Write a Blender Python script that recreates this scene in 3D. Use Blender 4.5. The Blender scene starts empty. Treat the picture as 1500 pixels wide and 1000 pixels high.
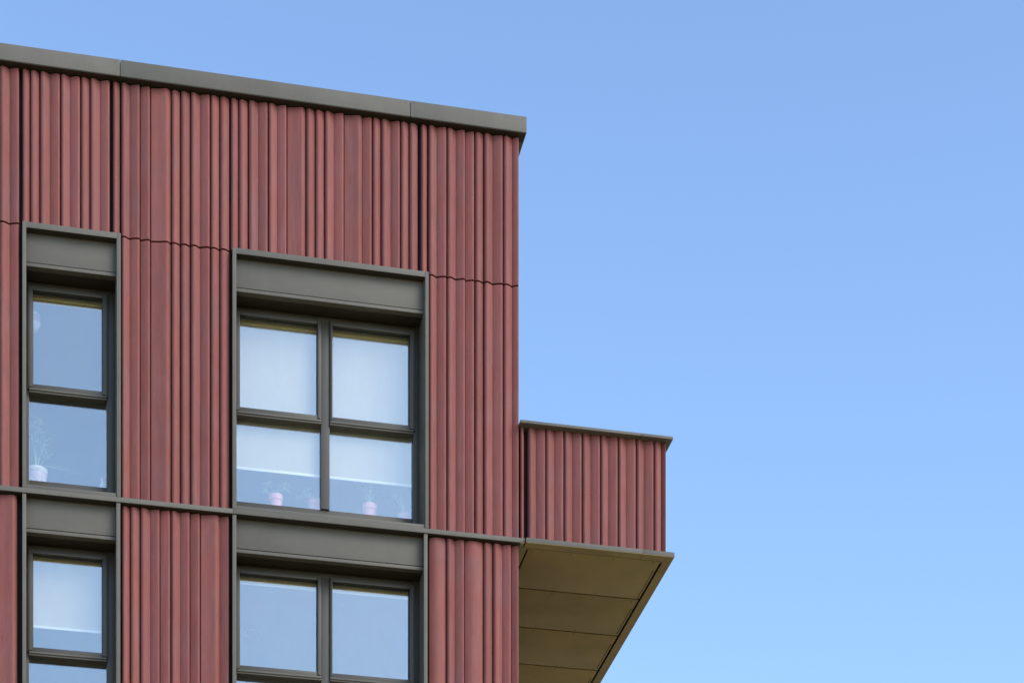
import bpy, bmesh, math, random
from mathutils import Vector, Matrix

random.seed(7)
SC = bpy.context.scene
COL = SC.collection

# ------------------------------------------------------------------ camera
cam_d = bpy.data.cameras.new('camera')
cam = bpy.data.objects.new('camera', cam_d)
COL.objects.link(cam)
cam.location = (-5.414, -25.5, 1.6)
cam.rotation_euler = (math.radians(90), 0, math.radians(-11.78))
cam_d.sensor_width = 36.0
cam_d.lens = 78.24
cam_d.shift_y = 1.2467
cam_d.clip_end = 5000
SC.camera = cam

# ------------------------------------------------------------------ sky, sun, exposure
SUN_EL = math.radians(36)
SUN_AZ = math.radians(140)          # clockwise from +Y (into the picture) towards +X (right)
world = bpy.data.worlds.new('World')
SC.world = world
world.use_nodes = True
wn = world.node_tree.nodes
wl = world.node_tree.links
wn.clear()
sky = wn.new('ShaderNodeTexSky')
sky.sky_type = 'NISHITA'
sky.sun_disc = False
sky.sun_elevation = SUN_EL
sky.sun_rotation = SUN_AZ
sky.air_density = 1.0
sky.dust_density = 0.8
sky.ozone_density = 1.5
bg = wn.new('ShaderNodeBackground')
bg.inputs['Strength'].default_value = 0.147
wo = wn.new('ShaderNodeOutputWorld')
tint = wn.new('ShaderNodeVectorMath')          # white balance of the whole sky
tint.operation = 'MULTIPLY'
tint.inputs[1].default_value = (0.905, 0.975, 1.04)
wl.new(sky.outputs[0], tint.inputs[0])
wl.new(tint.outputs[0], bg.inputs['Color'])
wl.new(bg.outputs[0], wo.inputs['Surface'])

sun_d = bpy.data.lights.new('sun', 'SUN')
sun_d.energy = 1.0
sun_d.angle = math.radians(36)        # veiled by thin high cloud: no hard shadow anywhere
sun_d.color = (1.0, 0.90, 0.76)
sun = bpy.data.objects.new('sun', sun_d)
COL.objects.link(sun)
sdir = Vector((math.sin(SUN_AZ) * math.cos(SUN_EL), math.cos(SUN_AZ) * math.cos(SUN_EL), math.sin(SUN_EL)))
sun.rotation_euler = sdir.to_track_quat('Z', 'Y').to_euler()
sun.location = (30, 10, 40)

SC.view_settings.view_transform = 'Standard'
SC.view_settings.look = 'None'
SC.view_settings.gamma = 1
SC.view_settings.use_curve_mapping = False
SC.view_settings.exposure = 1.10
SC.cycles.max_bounces = 14
SC.cycles.diffuse_bounces = 8
SC.cycles.sample_clamp_indirect = 6.0
SC.cycles.transparent_max_bounces = 16
SC.cycles.caustics_reflective = False
SC.cycles.caustics_refractive = False


# ------------------------------------------------------------------ materials
def new_mat(name):
    m = bpy.data.materials.new(name)
    m.use_nodes = True
    nt = m.node_tree
    nt.nodes.clear()
    return m, nt.nodes, nt.links


def N(nodes, kind, **kw):
    n = nodes.new(kind)
    for k, v in kw.items():
        setattr(n, k, v)
    return n


def mat_surface(name, col, rough=0.6, metal=0.0, var=0.08, scale=6.0, stretch=(1, 1, 1),
                obj_var=0.0, speck=None, bump=0.0, bump_scale=80.0, spec=0.5, blotch=None, streak=None):
    """Principled with object-space mottling, per-piece variation, optional specks and a fine bump."""
    m, n, l = new_mat(name)
    out = N(n, 'ShaderNodeOutputMaterial')
    p = N(n, 'ShaderNodeBsdfPrincipled')
    l.new(p.outputs[0], out.inputs[0])
    p.inputs['Roughness'].default_value = rough
    p.inputs['Metallic'].default_value = metal
    p.inputs['Specular IOR Level'].default_value = spec
    tc = N(n, 'ShaderNodeTexCoord')
    oi = N(n, 'ShaderNodeObjectInfo')
    off = N(n, 'ShaderNodeVectorMath', operation='MULTIPLY_ADD')
    comb = N(n, 'ShaderNodeCombineXYZ')
    for i in range(3):
        l.new(oi.outputs['Random'], comb.inputs[i])
    l.new(comb.outputs[0], off.inputs[0])
    off.inputs[1].default_value = (17.3, 31.7, 53.1)
    l.new(tc.outputs['Object'], off.inputs[2])
    mp = N(n, 'ShaderNodeMapping')
    mp.inputs['Scale'].default_value = stretch
    l.new(off.outputs[0], mp.inputs['Vector'])
    n1 = N(n, 'ShaderNodeTexNoise')
    n1.inputs['Scale'].default_value = scale
    n1.inputs['Detail'].default_value = 6
    n1.inputs['Roughness'].default_value = 0.6
    l.new(mp.outputs[0], n1.inputs['Vector'])
    # value multiplier = 1 + var*(noise-.5)*2 + obj_var*(rand-.5)*2
    a = N(n, 'ShaderNodeMath', operation='MULTIPLY_ADD')
    l.new(n1.outputs['Fac'], a.inputs[0])
    a.inputs[1].default_value = 3.2 * var
    a.inputs[2].default_value = 1.0 - 1.6 * var - obj_var
    b = N(n, 'ShaderNodeMath', operation='MULTIPLY_ADD')
    l.new(oi.outputs['Random'], b.inputs[0])
    b.inputs[1].default_value = 2 * obj_var
    l.new(a.outputs[0], b.inputs[2])
    base = N(n, 'ShaderNodeRGB')
    base.outputs[0].default_value = (*col, 1)
    cur = base.outputs[0]
    if blotch:
        n3 = N(n, 'ShaderNodeTexNoise')
        n3.inputs['Scale'].default_value = blotch[1]
        n3.inputs['Detail'].default_value = 5
        l.new(off.outputs[0], n3.inputs['Vector'])
        r3 = N(n, 'ShaderNodeValToRGB')
        r3.color_ramp.elements[0].position = 0.42
        r3.color_ramp.elements[1].position = 0.72
        l.new(n3.outputs['Fac'], r3.inputs[0])
        mx3 = N(n, 'ShaderNodeMix', data_type='RGBA')
        f3 = N(n, 'ShaderNodeMath', operation='MULTIPLY')
        l.new(r3.outputs[0], f3.inputs[0])
        f3.inputs[1].default_value = blotch[2]
        l.new(f3.outputs[0], mx3.inputs[0])
        l.new(cur, mx3.inputs[6])
        mx3.inputs[7].default_value = (*blotch[0], 1)
        cur = mx3.outputs[2]
    if streak:                        # rain streaks running down the piece
        m5 = N(n, 'ShaderNodeMapping')
        m5.inputs['Scale'].default_value = (1, 1, 0.05)
        l.new(off.outputs[0], m5.inputs['Vector'])
        n5 = N(n, 'ShaderNodeTexNoise')
        n5.inputs['Scale'].default_value = streak[1]
        n5.inputs['Detail'].default_value = 7
        n5.inputs['Roughness'].default_value = 0.65
        l.new(m5.outputs[0], n5.inputs['Vector'])
        r5 = N(n, 'ShaderNodeValToRGB')
        r5.color_ramp.elements[0].position = 0.50
        r5.color_ramp.elements[1].position = 0.74
        l.new(n5.outputs['Fac'], r5.inputs[0])
        f5 = N(n, 'ShaderNodeMath', operation='MULTIPLY')
        l.new(r5.outputs[0], f5.inputs[0])
        f5.inputs[1].default_value = streak[2]
        mx5 = N(n, 'ShaderNodeMix', data_type='RGBA')
        l.new(f5.outputs[0], mx5.inputs[0])
        l.new(cur, mx5.inputs[6])
        mx5.inputs[7].default_value = (*streak[0], 1)
        cur = mx5.outputs[2]
    sc = N(n, 'ShaderNodeVectorMath', operation='SCALE')
    l.new(cur, sc.inputs[0])
    l.new(b.outputs[0], sc.inputs['Scale'])
    cur = sc.outputs[0]
    if speck:
        v = N(n, 'ShaderNodeTexVoronoi')
        v.inputs['Scale'].default_value = speck[1]
        l.new(off.outputs[0], v.inputs['Vector'])
        r = N(n, 'ShaderNodeMath', operation='LESS_THAN')
        l.new(v.outputs['Distance'], r.inputs[0])
        n2 = N(n, 'ShaderNodeTexNoise')
        n2.inputs['Scale'].default_value = speck[1] * 0.35
        l.new(off.outputs[0], n2.inputs['Vector'])
        th = N(n, 'ShaderNodeMath', operation='MULTIPLY_ADD')
        l.new(n2.outputs['Fac'], th.inputs[0])
        th.inputs[1].default_value = 1.2 * speck[2]
        th.inputs[2].default_value = -0.62 * speck[2]
        l.new(th.outputs[0], r.inputs[1])
        f2 = N(n, 'ShaderNodeMath', operation='MULTIPLY')
        l.new(r.outputs[0], f2.inputs[0])
        f2.inputs[1].default_value = speck[3]
        mx = N(n, 'ShaderNodeMix', data_type='RGBA')
        l.new(f2.outputs[0], mx.inputs[0])
        l.new(cur, mx.inputs[6])
        mx.inputs[7].default_value = (*speck[0], 1)
        cur = mx.outputs[2]
    l.new(cur, p.inputs['Base Color'])
    if bump:
        nb = N(n, 'ShaderNodeTexNoise')
        nb.inputs['Scale'].default_value = bump_scale
        nb.inputs['Detail'].default_value = 4
        l.new(mp.outputs[0], nb.inputs['Vector'])
        bp = N(n, 'ShaderNodeBump')
        bp.inputs['Strength'].default_value = bump
        bp.inputs['Distance'].default_value = 0.004
        l.new(nb.outputs['Fac'], bp.inputs['Height'])
        l.new(bp.outputs[0], p.inputs['Normal'])
    return m


M = {}
M['terracotta'] = mat_surface('terracotta', (0.218, 0.066, 0.056), 0.66, var=0.15, scale=10, stretch=(1.6, 1.6, 0.30),
                              obj_var=0.10, speck=((0.55, 0.40, 0.36), 24, 0.34, 0.7), bump=0.35, bump_scale=70,
                              blotch=((0.200, 0.080, 0.078), 2.4, 0.65), streak=((0.28, 0.135, 0.125), 22, 0.28), spec=0.30)
M['metal'] = mat_surface('grey_metal', (0.124, 0.115, 0.096), 0.58, metal=0.0, var=0.09, scale=3.5, stretch=(1, 1, 1.6),
                         obj_var=0.05, speck=((0.42, 0.41, 0.38), 24, 0.17, 0.55), bump=0.16, bump_scale=4, spec=0.28,
                         blotch=((0.104, 0.097, 0.081), 3.0, 0.45), streak=((0.155, 0.150, 0.132), 12, 0.22))
M['frame'] = mat_surface('frame_metal', (0.068, 0.061, 0.049), 0.42, var=0.04, scale=5, obj_var=0.02, spec=0.4)
M['bronze_and_shade'] = mat_surface('bronze_and_shade', (0.036, 0.030, 0.020), 0.55, var=0.06, scale=4, spec=0.3)  # rivet bronze; also the shade painted on undersides and window heads
M['bronze'] = mat_surface('soffit_metal', (0.25, 0.195, 0.078), 0.55, var=0.13, scale=3.0, obj_var=0.09,
                          blotch=((0.19, 0.147, 0.060), 1.7, 0.7), bump=0.14, bump_scale=5, spec=0.3,
                          speck=((0.10, 0.075, 0.035), 14, 0.24, 0.6))
M['backing'] = mat_surface('dark_membrane', (0.012, 0.010, 0.010), 0.9, var=0.1)
M['rubber'] = mat_surface('gasket', (0.015, 0.015, 0.015), 0.6, var=0.05)
M['plaster'] = mat_surface('plaster', (0.72, 0.71, 0.67), 0.9, var=0.03, scale=2)
M['timber'] = mat_surface('timber_floor', (0.30, 0.20, 0.11), 0.6, var=0.12, scale=3, stretch=(1, 6, 1))
M['blind'] = mat_surface('blind_fabric', (0.66, 0.61, 0.485), 0.9, var=0.05, scale=1.6, stretch=(4, 1, 0.6), bump=0.2, bump_scale=160)
_m = M['blind'].node_tree
_p = next(q for q in _m.nodes if q.type == 'BSDF_PRINCIPLED')
_o = next(q for q in _m.nodes if q.type == 'OUTPUT_MATERIAL')
_t = _m.nodes.new('ShaderNodeBsdfTranslucent')
_t.inputs['Color'].default_value = (0.70, 0.66, 0.55, 1)
_x = _m.nodes.new('ShaderNodeMixShader')
_x.inputs[0].default_value = 0.10
_m.links.new(_p.outputs[0], _x.inputs[1])
_m.links.new(_t.outputs[0], _x.inputs[2])
_m.links.new(_x.outputs[0], _o.inputs[0])
M['hem'] = mat_surface('blind_hem', (0.97, 0.97, 0.95), 0.25, var=0.01)
M['cassette'] = mat_surface('blind_cassette_tan', (0.90, 0.72, 0.28), 0.6, var=0.04)
M['pink'] = mat_surface('pink_plastic', (0.90, 0.40, 0.42), 0.5, var=0.05)
M['white'] = mat_surface('white_glaze', (0.86, 0.85, 0.84), 0.3, var=0.02)
M['mauve'] = mat_surface('mauve_glaze', (0.74, 0.56, 0.68), 0.4, var=0.05)
M['soil'] = mat_surface('soil', (0.04, 0.03, 0.02), 0.95, var=0.2, scale=30)
M['leaf'] = mat_surface('leaf', (0.10, 0.20, 0.06), 0.5, var=0.2, scale=20)
M['paleleaf'] = mat_surface('pale_leaf', (0.36, 0.56, 0.26), 0.5, var=0.2, scale=20)
M['roofing'] = mat_surface('roofing', (0.20, 0.20, 0.19), 0.9, var=0.1)
M['ground'] = mat_surface('paving', (0.36, 0.28, 0.145), 0.9, var=0.10, scale=0.6, speck=None, bump=0.2, bump_scale=8)


def mat_glass(name, extra):
    m, n, l = new_mat(name)
    out = N(n, 'ShaderNodeOutputMaterial')
    tr = N(n, 'ShaderNodeBsdfTransparent')
    tr.inputs[0].default_value = (0.98, 0.99, 0.98, 1)
    gl = N(n, 'ShaderNodeBsdfGlossy')
    gl.inputs['Roughness'].default_value = 0.012
    gl.inputs['Color'].default_value = (0.90, 0.985, 1.0, 1)
    lw = N(n, 'ShaderNodeLayerWeight')
    lw.inputs['Blend'].default_value = 0.5
    pw = N(n, 'ShaderNodeMath', operation='POWER')
    l.new(lw.outputs['Facing'], pw.inputs[0])
    pw.inputs[1].default_value = 5
    ad = N(n, 'ShaderNodeMath', operation='MULTIPLY_ADD', use_clamp=True)
    l.new(pw.outputs[0], ad.inputs[0])
    ad.inputs[1].default_value = 0.75
    ad.inputs[2].default_value = extra
    # very slight unevenness of the pane
    tc = N(n, 'ShaderNodeTexCoord')
    nz = N(n, 'ShaderNodeTexNoise')
    nz.inputs['Scale'].default_value = 1.3
    l.new(tc.outputs['Object'], nz.inputs['Vector'])
    bp = N(n, 'ShaderNodeBump')
    bp.inputs['Strength'].default_value = 0.03
    bp.inputs['Distance'].default_value = 0.02
    l.new(nz.outputs['Fac'], bp.inputs['Height'])
    l.new(bp.outputs[0], gl.inputs['Normal'])
    mx = N(n, 'ShaderNodeMixShader')
    l.new(ad.outputs[0], mx.inputs[0])
    l.new(tr.outputs[0], mx.inputs[1])
    l.new(gl.outputs[0], mx.inputs[2])
    # thin film of dust and dried rain on the pane
    oi = N(n, 'ShaderNodeObjectInfo')
    va = N(n, 'ShaderNodeVectorMath', operation='ADD')
    l.new(tc.outputs['Object'], va.inputs[0])
    l.new(oi.outputs['Random'], va.inputs[1])
    mp = N(n, 'ShaderNodeMapping')
    mp.inputs['Scale'].default_value = (1, 1, 0.45)
    l.new(va.outputs[0], mp.inputs['Vector'])
    nd = N(n, 'ShaderNodeTexNoise')
    nd.inputs['Scale'].default_value = 3.2
    nd.inputs['Detail'].default_value = 8
    nd.inputs['Roughness'].default_value = 0.62
    l.new(mp.outputs[0], nd.inputs['Vector'])
    rd = N(n, 'ShaderNodeMapRange')
    rd.inputs['From Min'].default_value = 0.35
    rd.inputs['From Max'].default_value = 0.75
    rd.inputs['To Min'].default_value = 0.006
    rd.inputs['To Max'].default_value = 0.036
    l.new(nd.outputs['Fac'], rd.inputs['Value'])
    df = N(n, 'ShaderNodeBsdfDiffuse')
    df.inputs['Color'].default_value = (0.62, 0.60, 0.56, 1)
    m2 = N(n, 'ShaderNodeMixShader')
    l.new(rd.outputs[0], m2.inputs[0])
    l.new(mx.outputs[0], m2.inputs[1])
    l.new(df.outputs[0], m2.inputs[2])
    l.new(m2.outputs[0], out.inputs[0])
    return m


M['glass'] = mat_glass('window_glass', 0.195)


# ------------------------------------------------------------------ mesh helpers
class MB:
    """Collects shapes in world coordinates; build() links them as ONE mesh object."""

    def __init__(self):
        self.bm = bmesh.new()

    def box(self, x0, x1, y0, y1, z0, z1, bev=0.0):
        t = bmesh.new()
        bmesh.ops.create_cube(t, size=1)
        for v in t.verts:
            v.co = Vector(((x0 + x1) / 2 + v.co.x * (x1 - x0), (y0 + y1) / 2 + v.co.y * (y1 - y0),
                           (z0 + z1) / 2 + v.co.z * (z1 - z0)))
        if bev:
            bmesh.ops.bevel(t, geom=t.edges[:], offset=bev, segments=2, profile=0.6, affect='EDGES')
        self.merge(t)
        return self

    def prism(self, pts, z0, z1):
        """pts: list of (x, y) counter-clockwise seen from above; extruded from z0 to z1."""
        b = self.bm
        lo = [b.verts.new((x, y, z0)) for x, y in pts]
        hi = [b.verts.new((x, y, z1)) for x, y in pts]
        k = len(pts)
        for i in range(k):
            j = (i + 1) % k
            b.faces.new((lo[i], lo[j], hi[j], hi[i]))
        b.faces.new(list(reversed(lo)))
        b.faces.new(hi)
        return self

    def lathe(self, prof, cx, cy, seg=24):
        """prof: list of (r, z)."""
        b = self.bm
        rings = []
        for r, z in prof:
            if r < 1e-5:
                rings.append([b.verts.new((cx, cy, z))])
            else:
                rings.append([b.verts.new((cx + r * math.cos(2 * math.pi * i / seg),
                                           cy + r * math.sin(2 * math.pi * i / seg), z)) for i in range(seg)])
        for A, B in zip(rings, rings[1:]):
            for i in range(seg):
                j = (i + 1) % seg
                q = [A[i % len(A)], A[j % len(A)], B[j % len(B)], B[i % len(B)]]
                u = []
                for v in q:
                    if v not in u:
                        u.append(v)
                if len(u) > 2:
                    b.faces.new(u)
        return self

    def tube(self, path, r, seg=6):
        b = self.bm
        rings = []
        for k, p in enumerate(path):
            p = Vector(p)
            d = (Vector(path[min(k + 1, len(path) - 1)]) - Vector(path[max(k - 1, 0)])).normalized()
            a = d.orthogonal().normalized()
            c = d.cross(a)
            rr = r * (1 - 0.5 * k / max(1, len(path) - 1))
            rings.append([b.verts.new(p + rr * (math.cos(2 * math.pi * i / seg) * a + math.sin(2 * math.pi * i / seg) * c))
                          for i in range(seg)])
        for A, B in zip(rings, rings[1:]):
            for i in range(seg):
                b.faces.new((A[i], A[(i + 1) % seg], B[(i + 1) % seg], B[i]))
        return self

    def leaf(self, base, d, length, width, droop=0.3, up=Vector((0, 0, 1))):
        b = self.bm
        d = Vector(d).normalized()
        s = d.cross(up)
        s = s.normalized() if s.length > 1e-4 else Vector((1, 0, 0))
        nrm = s.cross(d)
        L, R, Cn = [], [], []
        prof = [(0, .06), (.2, .6), (.45, 1), (.7, .75), (.9, .3), (1, .02)]
        for t, w in prof:
            c = Vector(base) + d * length * t - Vector((0, 0, 1)) * droop * length * t * t
            Cn.append(b.verts.new(c - nrm * width * 0.10 * w))
            L.append(b.verts.new(c - s * width * .5 * w))
            R.append(b.verts.new(c + s * width * .5 * w))
        for i in range(len(prof) - 1):
            b.faces.new((L[i], Cn[i], Cn[i + 1], L[i + 1]))
            b.faces.new((Cn[i], R[i], R[i + 1], Cn[i + 1]))
        return self

    def merge(self, t):
        me = bpy.data.meshes.new('tmp')
        t.to_mesh(me)
        self.bm.from_mesh(me)
        bpy.data.meshes.remove(me)
        t.free()

    def build(self, name, mat, parent=None, smooth=30, origin=None, calc=True):
        if calc:
            bmesh.ops.recalc_face_normals(self.bm, faces=self.bm.faces[:])
        me = bpy.data.meshes.new(name)
        if origin is None and parent is not None:
            xs = [v.co for v in self.bm.verts]
            origin = Vector((sum(c.x for c in xs), sum(c.y for c in xs), sum(c.z for c in xs))) / len(xs)
        if origin is not None:
            bmesh.ops.translate(self.bm, verts=self.bm.verts[:], vec=-Vector(origin))
        self.bm.to_mesh(me)
        self.bm.free()
        if smooth:
            for p in me.polygons:
                p.use_smooth = True
            me.set_sharp_from_angle(angle=math.radians(smooth))
        me.materials.append(mat)
        o = bpy.data.objects.new(name, me)
        COL.objects.link(o)
        if origin is not None:
            o.location = origin
        if parent is not None:
            adopt(o, parent)
        return o


WORLD = {}


def wloc(o):
    return WORLD.get(o.name, Vector(o.location))


def adopt(o, parent):
    """Parent without moving (nothing here is rotated or scaled)."""
    w = Vector(o.location)
    WORLD[o.name] = w
    o.parent = parent
    o.location = w - wloc(parent)


def thing(name, label, cat, loc, group=None):
    o = bpy.data.objects.new(name, None)
    o.empty_display_size = 0.2
    COL.objects.link(o)
    o.location = loc
    o['label'] = label
    o['category'] = cat
    if group:
        o['group'] = group
    return o


def box(name, mat, parent, *d, bev=0.0):
    return MB().box(*d, bev=bev).build(name, mat, parent)


# ------------------------------------------------------------------ ground
g = MB()
S = 2500
g.box(-S, S, -S, S, -0.3, 0.0)
ground = g.build('ground', M['ground'], smooth=0)
ground['kind'] = 'structure'

# ------------------------------------------------------------------ the building
bld = thing('apartment_building',
            'corner of a red ribbed terracotta apartment building with grey window surrounds and a projecting balcony',
            'building', (0, 0, 0))

FLOOR = 2.986                       # storey height
Z1 = 14.257                         # top of the grey floor band between the two storeys in view
Z0 = Z1 - FLOOR
ZT = Z1 + FLOOR                     # top of the upper window surrounds (17.243)
XL = -8.3                           # the front is carried on past the left edge of the picture
BASE = 0.092                        # y of the tile valleys (the band front is y = 0)

PROFILES = {
    'R': [(0, .006), (.07, .021), (.18, .031), (.30, .035), (.46, .033), (.66, .024), (.84, .012), (1, -.002)],
    'RF1': [(0, .010), (.06, .025), (.16, .035), (.28, .039), (.43, .036), (.62, .026), (.81, .013), (1, .0)],
    'RF2': [(0, .0), (.12, .009), (.32, .020), (.56, .0295), (.76, .0355), (.87, .0350), (.94, .029), (1, .016)],
    'F': [(0, .0), (.10, .004), (.28, .013), (.50, .023), (.72, .031), (.84, .0325), (.92, .028), (1, .010)],
    'W': [(0, .002), (.04, .006), (.2, .011), (.42, .020), (.6, .031), (.72, .038), (.80, .039), (.88, .031), (.95, .016), (1, .0)],
    'B': [(0, .0), (.06, .008), (.16, .020), (.28, .031), (.40, .037), (.52, .038), (.68, .033), (.84, .024), (.94, .014), (1, .002)],
}


def smooth_profile(p, k=3):
    """Catmull-Rom through the points, k steps per span, so that only real creases stay sharp."""
    out = []
    for i in range(len(p) - 1):
        p0, p1, p2, p3 = p[max(i - 1, 0)], p[i], p[i + 1], p[min(i + 2, len(p) - 1)]
        for q in range(k):
            t = q / k
            out.append(tuple(.5 * (2 * b + (c - a) * t + (2 * a - 5 * b + 4 * c - d) * t * t + (3 * b - a - 3 * c + d) * t ** 3)
                             for a, b, c, d in zip(p0, p1, p2, p3)))
    out.append(p[-1])
    return out


for _k in PROFILES:
    PROFILES[_k] = smooth_profile(PROFILES[_k])
PROFILES['RF2'] = PROFILES['RF2'][1:]


def tile_pts(kind, xs, back=0.15, dy=0.0):
    pts = []
    if kind == 'RF':
        x0, xm, x1 = xs
        pts += [(x0 + (xm - x0) * t, BASE - h) for t, h in PROFILES['RF1']]
        pts += [(xm + (x1 - xm) * t, BASE - h) for t, h in PROFILES['RF2']]
    else:
        x0, x1 = xs
        pts += [(x0 + (x1 - x0) * t, BASE - h) for t, h in PROFILES[kind]]
    pts = [(x, y + dy) for x, y in pts]
    x0, x1 = pts[0][0], pts[-1][0]
    return pts + [(x1, back + dy), (x0, back + dy)]


def tiles(parent, spec, z0, z1, dy=0.0):
    """One object per terracotta piece; tiny differences of seat and height as laid."""
    spec = [list(e) for e in sorted(spec, key=lambda q: q[1])]
    for p, q in zip(spec, spec[1:]):         # neighbours stand about a centimetre apart
        gap = q[1] - p[-1]
        if 0.010 < gap < 0.034:
            p[-1] += (gap - 0.010) * 0.4
            q[1] -= (gap - 0.010) * 0.6
    for e in spec:
        j = random.uniform(-0.0015, 0.0015)
        MB().prism(tile_pts(e[0], e[1:], dy=dy + j), z0 + random.uniform(-.001, .001),
                   z1 + random.uniform(-.001, .001)).build('terracotta_tile', M['terracotta'], parent, smooth=24)


TA = [('RF', -5.931, -5.834, -5.730), ('R', -5.693, -5.616), ('R', -5.603, -5.514), ('RF', -5.487, -5.394, -5.283),
      ('RF', -5.265, -5.172, -5.060), ('R', -5.045, -4.958), ('RF', -4.936, -4.839, -4.730), ('R', -4.693, -4.616),
      ('RF', -4.599, -4.507, -4.394), ('F', -4.382, -4.278), ('W', -4.266, -4.047), ('R', -4.036, -3.945),
      ('R', -3.924, -3.830), ('RF', -3.814, -3.716, -3.608), ('R', -3.589, -3.502), ('R', -3.478, -3.383),
      ('R', -3.363, -3.285), ('R', -3.263, -3.175), ('RF', -3.151, -3.054, -2.948), ('RF', -2.929, -2.836, -2.729),
      ('W', -2.718, -2.514), ('R', -2.493, -2.407), ('R', -2.384, -2.297), ('RF', -2.276, -2.181, -2.067),
      ('W', -2.059, -1.849), ('F', -1.844, -1.742), ('R', -1.726, -1.640), ('RF', -1.620, -1.519, -1.413),
      ('R', -1.397, -1.310), ('R', -1.292, -1.201), ('R', -1.160, -1.089), ('RF', -1.070, -0.976, -0.866),
      ('RF', -0.850, -0.750, -0.640), ('F', -0.632, -0.536), ('R', -0.516, -0.428), ('RF', -0.404, -0.311, -0.194),
      ('RF', -0.176, -0.076, 0.000)]
TC = [('W', -5.969, -5.752), ('R', -4.593, -4.513), ('R', -4.486, -4.401), ('RF', -4.373, -4.278, -4.171),
      ('F', -4.159, -4.054), ('RF', -4.036, -3.941, -3.833), ('F', -3.821, -3.719), ('W', -3.702, -3.491),
      ('F', -3.486, -3.384), ('B', -1.064, -0.869), ('RF', -0.858, -0.761, -0.652), ('B', -0.640, -0.430),
      ('R', -0.416, -0.318), ('RF', -0.294, -0.196, -0.094), ('F', -0.078, 0.000)]
TBAL = [('R', 0.019, 0.064), ('RF', 0.114, 0.208, 0.313), ('RF', 0.333, 0.428, 0.534), ('RF', 0.550, 0.646, 0.755),
        ('RF', 0.772, 0.868, 0.978), ('RF', 0.994, 1.084, 1.194), ('RF', 1.211, 1.301, 1.415),
        ('RF', 1.432, 1.519, 1.633), ('R', 1.650, 1.732), ('F', 1.752, 1.788)]


def shifted(spec, d):
    return [(e[0], *[x + d for x in e[1:]]) for e in spec]


ext = shifted([e for e in TA if -4.65 < e[1] < -3.37], -2.575)                # left of the picture
extc = shifted([e for e in TC if -4.65 < e[1] < -3.37], -2.595)
extc = [e for e in extc if e[-1] < -5.98]
exta = [e for e in ext if e[-1] < -5.94]

PIERS = ((XL, -5.70), (-4.62, -3.36), (-1.10, 0.01))


def on_pier(e):
    m = (e[1] + e[-1]) / 2
    return any(a < m < b for a, b in PIERS)


JT = 17.236
pier_a = [e for e in TA if on_pier(e)]
over_a = [e for e in TA if not on_pier(e)]
tiles(bld, exta + pier_a, JT + 0.011, 18.975)
tiles(bld, over_a, ZT + 0.004, 18.975)
tiles(bld, exta + pier_a, Z1 + 0.003, JT - 0.010)
tiles(bld, extc + TC, Z0 + 0.003, Z1 - 0.066)

# coping along the roof edge: lengths with open joints
for a, b in ((XL, -4.619), (-4.613, -1.306), (-1.300, 0.076)):
    m = MB()
    m.box(a, b, -0.017, 0.40, 18.998, 19.181, bev=0.003)
    o = m.build('coping', M['metal'], bld)
    box('shade_strip', M['bronze_and_shade'], o, a + .004, b - .004, -0.012, 0.15, 18.990, 18.9975)  # added dark strip: shade painted along the coping underside
m = MB()
m.box(-0.32, 0.076, 0.404, 8.0, 18.998, 19.181, bev=0.003)
m.build('coping', M['metal'], bld)

box('coping_splice', M['backing'], bld, XL, 0.06, 0.02, 0.38, 19.01, 19.168)

# floor bands
for zt in (Z1, Z0):
    for a, b in ((XL, -3.349), (-3.346, 0.059)):
        o = box('floor_band', M['metal'], bld, a, b, 0.0, 0.14, zt - 0.053, zt, bev=0.002)
        box('shade_strip', M['bronze_and_shade'], o, a + .002, b - .004, 0.004, 0.139, zt - 0.0565, zt - 0.0535)  # dark strip painting the shade below the band

# dark sheathing wall behind the tiles, pierced for the windows
WIDE = (-3.352, -1.120)
NARROW = (-5.695, -4.648)
wall = MB()
YB0, YB1 = 0.155, 0.56
for a, b in ((XL, NARROW[0] - .004), (NARROW[1] + .004, WIDE[0] - .004), (WIDE[1] + .004, -0.012)):
    wall.box(a, b, YB0, YB1, Z0 - 0.7, 18.99)
for (a, b) in (NARROW, WIDE):
    for zs in (Z0, Z1):
        wall.box(a - .004, b + .004, YB0 + 0.05, YB1, zs + 2.60, zs + FLOOR + 0.005)
    wall.box(a - .004, b + .004, YB0, YB1, ZT + 0.008, 18.985)
    wall.box(a - .004, b + .004, YB0 + 0.05, YB1, Z0 - 0.7, Z0 + 0.005)
wall.build('wall', M['backing'], bld, smooth=0)

# lower storeys, side wall, roof and floor slabs
box('wall', M['terracotta'], bld, XL, 0.0, 0.05, 0.5, 0.0, Z0 - 0.056)
box('wall', M['terracotta'], bld, -0.30, 0.0, 0.161, 8.0, Z0 - 0.05, 18.99)
box('wall', M['plaster'], bld, XL, -0.31, 7.7, 8.0, 0.0, 18.9)
box('wall', M['plaster'], bld, XL, XL + 0.25, 0.57, 7.69, 0.0, 18.9)
box('roof', M['roofing'], bld, XL, -0.31, 0.57, 7.69, 17.15, 17.45)
for z in (Z1, Z0):
    box('floor_slab', M['timber'], bld, XL + .26, -0.31, 0.57, 7.68, z - 0.20, z + 0.10)
box('ceiling', M['plaster'], bld, XL + .26, -0.32, 0.60, 7.67, Z0 + 2.68, Z0 + 2.76)
box('ceiling', M['plaster'], bld, XL + .26, -0.32, 0.60, 7.67, Z1 + 2.68, Z1 + 2.76)
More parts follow.
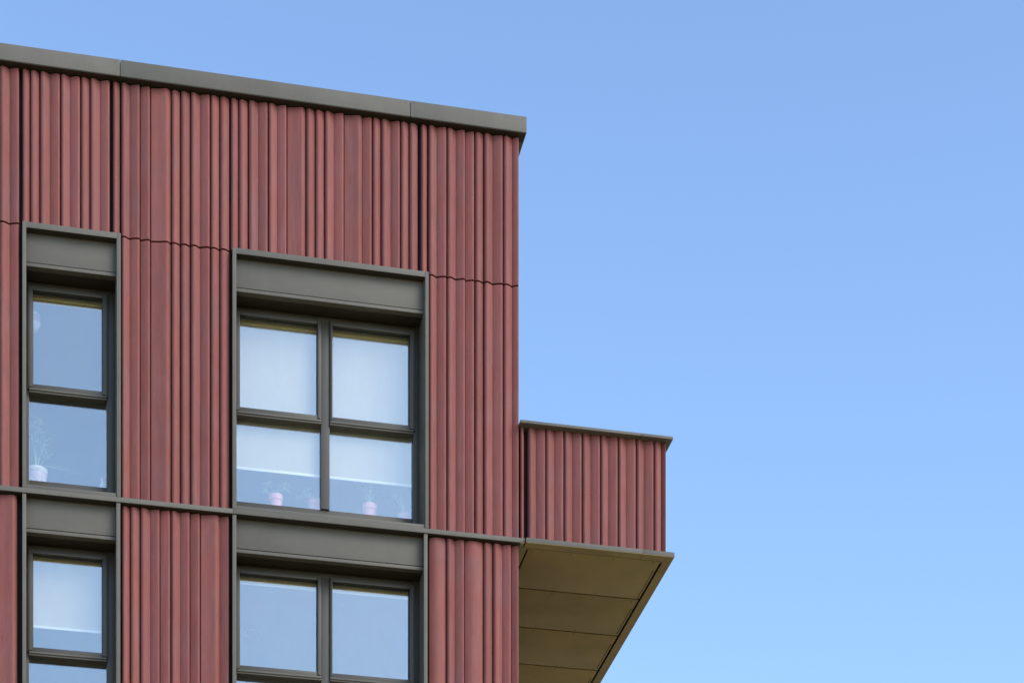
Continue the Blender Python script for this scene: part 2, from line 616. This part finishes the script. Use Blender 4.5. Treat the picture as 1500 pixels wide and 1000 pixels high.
for z in (Z1, Z0):
    box('room_wall', M['plaster'], bld, XL + .27, -0.33, 5.2, 5.3, z + 0.11, z + 2.67)
    # inner lining of the outer wall round the openings
    lin = MB()
    for a, b in ((XL + .27, NARROW[0] + .03), (NARROW[1] - .03, WIDE[0] + .03), (WIDE[1] - .03, -0.33)):
        lin.box(a, b, 0.562, 0.60, z + 0.11, z + 2.67)
    for a, b in (NARROW, WIDE):
        lin.box(a + .031, b - .031, 0.562, 0.60, z + 2.555, z + 2.669)
        lin.box(a + .031, b - .031, 0.562, 0.60, z + 0.11, z + 0.27)
    lin.build('room_wall', M['plaster'], bld, smooth=0)


# ------------------------------------------------------------------ windows
def window(zs, xo, trim_out, trim_in, lower, upper, mull, blind_to, top_trim):
    """zs: top of the band below; xo: opening; lower/upper: x ranges of the panes; mull: x range or None."""
    xl, xr = xo
    head = zs + FLOOR
    # surround: flat bars standing proud of the tiles with the reveal lining behind them
    for (a, b, s) in ((trim_out[0], trim_in[0], -1), (trim_in[1], trim_out[1], 1)):
        t = MB()
        t.box(a, b, 0.012, 0.06, zs + (0.008), head - (0.0 if top_trim else 0.056), bev=0.0015)
        if s > 0:
            t.box(b - 0.012 - (b - xr if b > xr else 0), b - .004, 0.0605, 0.50, zs + 0.02, head - 0.06)
            t.box(xr, b - .002, 0.0605, 0.16, zs + .02, head - 0.06)
        else:
            t.box(a + .002, xl + 0.006, 0.0605, 0.50, zs + 0.02, head - 0.06)
        t.build('window_surround', M['metal'], bld)
    if top_trim:
        box('window_surround', M['metal'], bld, trim_in[0] + .001, trim_in[1] - .001, 0.0125, 0.16, head - 0.064, head - .0005, bev=0.0015)
        box('shade_strip', M['bronze_and_shade'], bld, trim_in[0] + .004, trim_in[1] - .004, 0.017, 0.1105, head - 0.0655, head - .0645)  # shade under the top trim, painted as a thin dark strip
    # head panel, with a folded lip along its lower edge, and the soffit behind it
    hp = MB()
    hp.box(xl + .008, xr - .008, 0.112, 0.15, zs + 2.595, head - 0.0655 + 0.02 * (0 if top_trim else 1) - (0 if top_trim else 0.012), bev=0.0015)
    h = hp.build('head_panel', M['metal'], bld)
    box('lip', M['metal'], h, xl + .009, xr - .009, 0.101, 0.19, zs + 2.543, zs + 2.581, bev=0.002)
    box('soffit_lining', M['bronze_and_shade'], h, xl + .008, xr - .008, 0.1905, 0.42, zs + 2.546, zs + 2.575)  # darker than the metal: head shade put into the colour
    # sill
    box('sill', M['metal'], bld, xl + .007, xr - .007, 0.028, 0.41, zs + 0.013, zs + 0.055, bev=0.002)
    # window: outer frame as the part, everything that opens or fills it as sub-parts
    f = MB()
    l0, l1 = lower[0][0], lower[-1][1]
    f.box(xl + .0065, l0, 0.405, 0.50, zs + 0.06, zs + 2.55, bev=0.002)
    f.box(l1, xr - .0125, 0.405, 0.50, zs + 0.06, zs + 2.55, bev=0.002)
    f.box(l0 + .0005, l1 - .0005, 0.42, 0.50, zs + 0.065, zs + 0.300, bev=0.002)
    f.box(l0 + .0005, l1 - .0005, 0.40, 0.50, zs + 2.49, zs + 2.54, bev=0.002)
    w = f.build('window', M['frame'], bld)
    if mull:
        box('mullion', M['frame'], w, mull[0], mull[1], 0.394, 0.499, zs + 0.301, zs + 2.489, bev=0.003)
    for k, (a, b) in enumerate(lower):
        MB().box(a + .001, b - .001, 0.362, 0.498, zs + 1.272, zs + 1.311, bev=0.003).box(a + .002, b - .002, 0.348, 0.3615, zs + 1.292, zs + 1.313, bev=0.004).build('transom', M['metal'], w)
        box('glazing_bead', M['rubber'], w, a + .001, b - .001, 0.452, 0.497, zs + 0.3005, zs + 0.312)
        MB().box(a + .0005, b - .0005, 0.470, 0.478, zs + 0.3125, zs + 1.2715).build('pane', M['glass'], w, smooth=0)
    for k, (a, b) in enumerate(upper):
        sa = max(lower[k][0] + .002, a - 0.085) if k == 0 else mull[1] + 0.001
        sb = min(lower[k][1] - .002 + 0.06, b + 0.06) if k == len(upper) - 1 else mull[0] - 0.001
        if k == 0:
            sa = max(xl + .03, a - .06)
        s = MB()
        z0s, z1s = zs + 1.316, zs + 2.487
        g0, g1 = zs + 1.368, zs + 2.437
        for (p0, p1, q0, q1) in ((sa, a, z0s, z1s), (b, sb, z0s, z1s), (a + .0003, b - .0003, z0s, g0), (a + .0003, b - .0003, g1, z1s)):
            s.box(p0, p1, 0.366, 0.440, q0, q1, bev=0.003)
        ins = 0.010
        for (p0, p1, q0, q1) in ((sa + .012, a - .0, z0s + .01, z1s - .01), (b, sb - .012, z0s + .01, z1s - .01)):
            s.box(p0, p1, 0.352, 0.3655, q0, q1, bev=0.002)
        so = s.build('sash', M['frame'], w)
        r = MB()
        for (p0, p1, q0, q1) in ((a, a + .006, g0, g1), (b - .006, b, g0, g1), (a + .0065, b - .0065, g0, g0 + .006), (a + .0065, b - .0065, g1 - .006, g1)):
            r.box(p0, p1, 0.415, 0.455, q0, q1)
        r.build('gasket', M['rubber'], w)
        MB().box(a + .0061, b - .0061, 0.443, 0.451, g0 + .0061, g1 - .0061).build('pane', M['glass'], w, smooth=0)
    # roller blind inside
    for k, (a, b) in enumerate(lower):
        box('blind_cassette', M['cassette'], w, a - .01, b + .01, 0.5005, 0.560, zs + 2.405, zs + 2.55, bev=0.004)
        z = blind_to
        if z is None:
            box('blind_hem', M['hem'], w, a, b, 0.53, 0.548, zs + 2.385, zs + 2.404, bev=0.004)
        else:
            box('blind', M['blind'], w, a + .001, b - .001, 0.512, 0.5145, z + 0.018, zs + 2.404)
            box('blind_hem', M['hem'], w, a, b, 0.498, 0.511, z - 0.012, z + 0.0175, bev=0.0015)
    # inner sill board
    box('sill_board', M['white'], w, xl + .02, xr - .02, 0.502, 0.84, zs + 0.272, zs + 0.300, bev=0.003)
    return w


LW = [(-3.272, -2.292), (-2.190, -1.201)]
UW = [(-3.238, -2.333), (-2.161, -1.244)]
LN = [(-5.625, -4.755)]
UN = [(-5.583, -4.804)]
TW_O, TW_I = (-3.351, -1.082), (-3.308, -1.123)
TN_O, TN_I = (-5.694, -4.608), (-5.652, -4.652)
window(Z1, WIDE, TW_O, TW_I, LW, UW, (-2.2915, -2.1905), 14.985, True)
window(Z1, NARROW, TN_O, TN_I, LN, UN, None, None, True)
window(Z0, WIDE, (TW_O[0], -1.096), (TW_I[0], -1.137), LW, UW, (-2.2915, -2.1905), None, False)
window(Z0, NARROW, (TN_O[0], -4.613), (TN_I[0], -4.657), LN, UN, None, 12.930, False)

# ------------------------------------------------------------------ balcony
ZB = 14.199
b = MB()
b.box(0.006, 1.74, 0.16, 7.5, ZB + 0.07, 14.60)
b.box(0.006, 1.7775, 0.10, 0.1595, ZB + 0.05, 14.245)
b.box(1.7405, 1.7795, 0.1605, 7.5, ZB + 0.05, 14.27)
b.box(0.006, 1.74, 0.158, 0.30, 14.601, 15.56)
b.box(1.60, 1.741, 0.301, 7.5, 14.601, 15.56)
bal = b.build('balcony', M['backing'], bld, smooth=0)
DYB = -0.012
tiles(bal, TBAL, 14.256, 15.588, dy=DYB)
MB().prism([(1.75, 0.115), (1.79, 0.115), (1.79, 7.5), (1.75, 7.5)], 14.275, 15.585).build('side_cladding', M['terracotta'], bal)
for a, c in ((-0.002, 1.458), (1.462, 1.849)):
    box('coping', M['metal'], bal, a, c, -0.037, 0.36, 15.590, 15.622, bev=0.002)
box('coping', M['metal'], bal, 1.55, 1.849, 0.362, 7.5, 15.590, 15.622, bev=0.002)
for a, c in ((0.068, 1.480), (1.483, 1.868)):
    box('ledge', M['metal'], bal, a, c, -0.036, 0.16, ZB + 0.002, 14.252, bev=0.002)
# underside: front strip, side strip in lengths, panels between open joints
for a, c in ((0.068, 1.480), (1.483, 1.868)):
    box('soffit_trim', M['bronze'], bal, a + .001, c - .001, -0.034, 0.098, ZB - 0.004, ZB + 0.001)
for y0, y1 in ((0.1025, 0.378), (0.382, 2.684), (2.688, 5.2), (5.204, 7.5)):
    box('soffit_trim', M['bronze'], bal, 1.762, 1.867, y0, y1, ZB - 0.004, ZB + 0.001)
    box('ledge', M['metal'], bal, 1.78, 1.868, max(y0, 0.162), y1, ZB + 0.0015, 14.251)
for y0, y1 in ((0.113, 1.100), (1.130, 2.144), (2.174, 3.206), (3.236, 4.266), (4.288, 5.326), (5.348, 6.39)):
    box('soffit_panel', M['bronze'], bal, 0.128, 1.735, y0, y1, ZB - 0.003, ZB + 0.015, bev=0.002)
box('soffit_trim', M['bronze'], bal, 0.004, 0.108, 0.106, 7.4, ZB - 0.002, ZB + 0.015)
box('soffit_trim', M['bronze'], bal, 0.010, 0.052, -0.0, 0.10, ZB - 0.001, ZB + 0.015)
v = MB()
for y0, y1 in ((0.106, 1.108), (1.122, 2.152), (2.166, 3.214), (3.228, 4.27)):
    y = y0 + 0.25
    while y < y1 - 0.06:
        v.box(1.704, 1.715, y, y + 0.045, ZB - 0.0045, ZB - 0.0028)
        y += 0.062
vs = v.build('vent_slots', M['backing'], bal, smooth=0)
vs['kind'] = 'stuff'

# rivets along the coping and the soffit panels
rv = MB()
for a, b_ in ((XL, -4.619), (-4.613, -1.306), (-1.300, 0.076)):
    for x in (a + .05, b_ - .05):
        for z in (19.03, 19.15):
            rv.box(x - .006, x + .006, -0.0195, -0.0165, z - .006, z + .006, bev=.0015)
for zt in (Z1, Z0):
    x = -5.9
    while x < 0:
        rv.box(x - .005, x + .005, -0.0025, 0.0005, zt - .031, zt - .021, bev=.001)
        x += 0.62
o = rv.build('rivets', M['metal'], bld)
o['kind'] = 'stuff'
rv = MB()
for y0, y1 in ((0.113, 1.100), (1.130, 2.144), (2.174, 3.206), (3.236, 4.266)):
    for x in (0.17, 0.65, 1.17, 1.66):
        for y in (y0 + .045, y1 - .045):
            rv.lathe([(0, ZB - .0055), (.008, ZB - .005), (.010, ZB - .0025)], x, y, 8)
o = rv.build('rivets', M['bronze_and_shade'], bal)
o['kind'] = 'stuff'

# ------------------------------------------------------------------ things behind the glass
SILL = Z1 + 0.300


def pot_prof(z, r, h):
    return [(0.0, z), (r * .66, z), (r * .88, z + h * .72), (r * 1.0, z + h * .73), (r * 1.03, z + h), (r * .93, z + h), (r * .9, z + h * .86), (0.0, z + h * .86)]


def potted_plant(label, x, y, r, h, style, group, mat='pink'):
    t = thing('potted_plant', label, 'plant', (x, y, SILL), group)
    MB().lathe(pot_prof(SILL, r, h), x, y).build('pot', M[mat], t, smooth=50)
    MB().lathe([(0, SILL + h * .87), (r * .88, SILL + h * .865)], x, y).build('soil', M['soil'], t)
    rnd = random.Random(hash(label) % 1000 if False else int(x * 1000) % 997)
    st, lf = MB(), MB()
    zt = SILL + h * .87
    if style == 'bushy':
        for k in range(9):
            an = rnd.uniform(0, 6.28)
            sp = rnd.uniform(.05, .16)
            hh = rnd.uniform(.03, .17)
            tip = (x + sp * math.cos(an), y + .5 * sp * math.sin(an), zt + hh)
            st.tube([(x, y, zt), (x + sp * .4 * math.cos(an), y + .2 * sp * math.sin(an), zt + hh * .7), tip], .003)
            for q in range(6):
                a2 = an + rnd.uniform(-1.6, 1.6)
                lf.leaf(tip, (math.cos(a2), math.sin(a2) - .3, rnd.uniform(-.2, .8)), rnd.uniform(.05, .085), .042)
    elif style == 'spindly':
        for k in range(11):
            an = rnd.uniform(0, 6.28)
            sp = rnd.uniform(.06, .17)
            hh = rnd.uniform(.12, .27)
            mid = (x + sp * .35 * math.cos(an), y + .2 * sp * math.sin(an), zt + hh * .55)
            tip = (x + sp * math.cos(an), y + .4 * sp * math.sin(an), zt + hh)
            st.tube([(x, y, zt), mid, tip], .0035)
            for q in range(3):
                a2 = an + rnd.uniform(-1.2, 1.2)
                lf.leaf(tip if q else mid, (math.cos(a2), .4 * math.sin(a2), rnd.uniform(.2, 1)), rnd.uniform(.06, .10), .018)
    else:
        for k in range(7):
            an = rnd.uniform(-1.2, 1.9)
            sp = rnd.uniform(.02, .16)
            hh = rnd.uniform(.25, .62)
            tip = (x + sp * math.sin(an), y + .1 * math.cos(an), zt + hh)
            st.tube([(x, y, zt), (x + sp * .3, y, zt + hh * .5), tip], .005)
            for q in range(5):
                f = rnd.uniform(.45, 1)
                a2 = rnd.uniform(0, 6.28)
                lf.leaf((x + (tip[0] - x) * f, y, zt + hh * f), (math.cos(a2), -.5, rnd.uniform(.1, 1)), rnd.uniform(.07, .13), .05)
        for k in range(4):
            tip = (x + .2 + .07 * k, y, zt + .04 + .02 * (k % 2))
            st.tube([(x, y, zt), (x + .12, y, zt + .1), tip], .003)
            lf.leaf(tip, (1, -.3, .1), .08, .035)
    st.build('stems', M['paleleaf'], t)
    lf.build('foliage', M['paleleaf'], t, calc=False)
    return t


GP = 'potted plants on the sill of the upper wide window'
potted_plant('leafy plant in pink pot below the blind at left in the upper wide window', -2.795, .64, .082, .215, 'bushy', GP)
potted_plant('small plant in a pink pot half hidden by the mullion of the upper wide window', -2.335, .64, .078, .20, 'bushy', GP)
potted_plant('thin-stemmed plant in pink pot below the blind at right in the upper wide window', -1.687, .64, .084, .22, 'spindly', GP)
potted_plant('low pink pot of spiky leaves in the bottom right corner of the upper wide window', -1.262, .66, .080, .155, 'spindly', GP)

t = thing('potted_plant', 'tall leafy plant in a white rimmed mauve bowl in the upper narrow window', 'plant', (-5.545, .66, SILL))
x, y = -5.545, .66
MB().lathe([(0, SILL), (.075, SILL), (.10, SILL + .06), (.118, SILL + .12), (.122, SILL + .19)], x, y, 32).build('pot', M['mauve'], t, smooth=50)
MB().lathe([(.1225, SILL + .185), (.128, SILL + .19), (.131, SILL + .235), (.122, SILL + .24), (.112, SILL + .235), (.112, SILL + .2)], x, y, 32).build('rim', M['white'], t, smooth=50)
sc_ = MB()
for k in range(12):
    a = 2 * math.pi * k / 12
    pth = []
    for q in range(7):
        aa = a + (q / 6 - .5) * .5
        zz = SILL + .05 + .05 * math.sin(math.pi * q / 6)
        rr = .079 + .045 * min(1, (zz - SILL) / .12) + .002
        pth.append((x + rr * math.cos(aa), y + rr * math.sin(aa), zz))
    sc_.tube(pth, .009)
sc_.build('scallop_trim', M['white'], t)
MB().lathe([(0, SILL + .2), (.111, SILL + .199)], x, y).build('soil', M['soil'], t)
rnd = random.Random(5)
st, lf = MB(), MB()
zt = SILL + .2
for sx, hh in ((-.02, .62), (.03, .60), (.10, .40), (.06, .30), (-.05, .45), (.13, .22)):
    st.tube([(x, y, zt), (x + sx * .4, y, zt + hh * .5), (x + sx, y, zt + hh)], .005)
    for q in range(4):
        f = 1 - .09 * q
        a2 = rnd.uniform(-.9, .9) + (1.6 if q % 2 else -1.6)
        lf.leaf((x + sx * f, y - .005, zt + hh * f), (math.sin(a2), -.35, .8), rnd.uniform(.09, .14), .065)
for k in range(5):
    tip = (x + .12 + .08 * k, y - .02, zt + .12 - .02 * k)
    st.tube([(x, y, zt), (x + .08, y, zt + .1), tip], .003)
    lf.leaf(tip, (1, -.4, .15), .09, .035)
st.build('stems', M['paleleaf'], t)
lf.build('foliage', M['paleleaf'], t, calc=False)

bt = thing('bottle', 'slim pale bottle at the right end of the upper narrow window sill', 'bottle', (-4.80, .62, SILL))
MB().lathe([(0, SILL), (.028, SILL), (.030, SILL + .06), (.028, SILL + .13), (.016, SILL + .16)], -4.80, .62).build('body', M['white'], bt, smooth=60)
MB().lathe([(.0165, SILL + .16), (.020, SILL + .165), (.020, SILL + .2), (0, SILL + .202)], -4.80, .62).build('cap', M['pink'], bt)

lp = thing('hanging_lamp', 'small pale oval hanging shade at the left edge of the upper narrow window', 'lamp', (-5.575, .75, 16.30))
zc = 16.56
MB().lathe([(0, zc - .13), (.05, zc - .115), (.075, zc - .06), (.08, zc), (.07, zc + .07), (.04, zc + .12), (.012, zc + .13)], -5.575, .75).build('lamp_shade', M['white'], lp, smooth=60)
MB().lathe([(.081, zc - .035), (.083, zc - .0), (.076, zc + .045)], -5.575, .75).build('band', M['mauve'], lp, smooth=60)
MB().tube([(-5.575, .75, zc + .13), (-5.575, .75, Z1 + 2.68)], .003).build('cord', M['white'], lp)

ZC = Z0 + 2.68
for lab, x, y, r, h in (('round ceiling lamp with a pale rim seen through the lower wide window', -2.90, 2.44, .115, .05),
                        ('small round detector on the ceiling behind the lower wide window left pane', -2.79, 1.24, .045, .03),
                        ('tiny round downlight on the ceiling behind the lower wide window right pane', -1.90, 1.42, .025, .012)):
    nm = 'ceiling_lamp' if r > .1 else ('smoke_detector' if r > .03 else 'downlight')
    t = thing(nm, lab, {'ceiling_lamp': 'lamp', 'smoke_detector': 'smoke detector', 'downlight': 'lamp'}[nm], (x, y, ZC))
    MB().lathe([(r, ZC - .0005), (r, ZC - h * .5), (r * .78, ZC - h * .55), (r * .75, ZC - .001)], x, y, 32).build('rim', M['white'], t, smooth=40)
    MB().lathe([(r * .74, ZC - .002), (r * .6, ZC - h), (0, ZC - h * 1.1)], x, y, 32).build('diffuser', M['blind'] if r > .1 else M['white'], t, smooth=60)
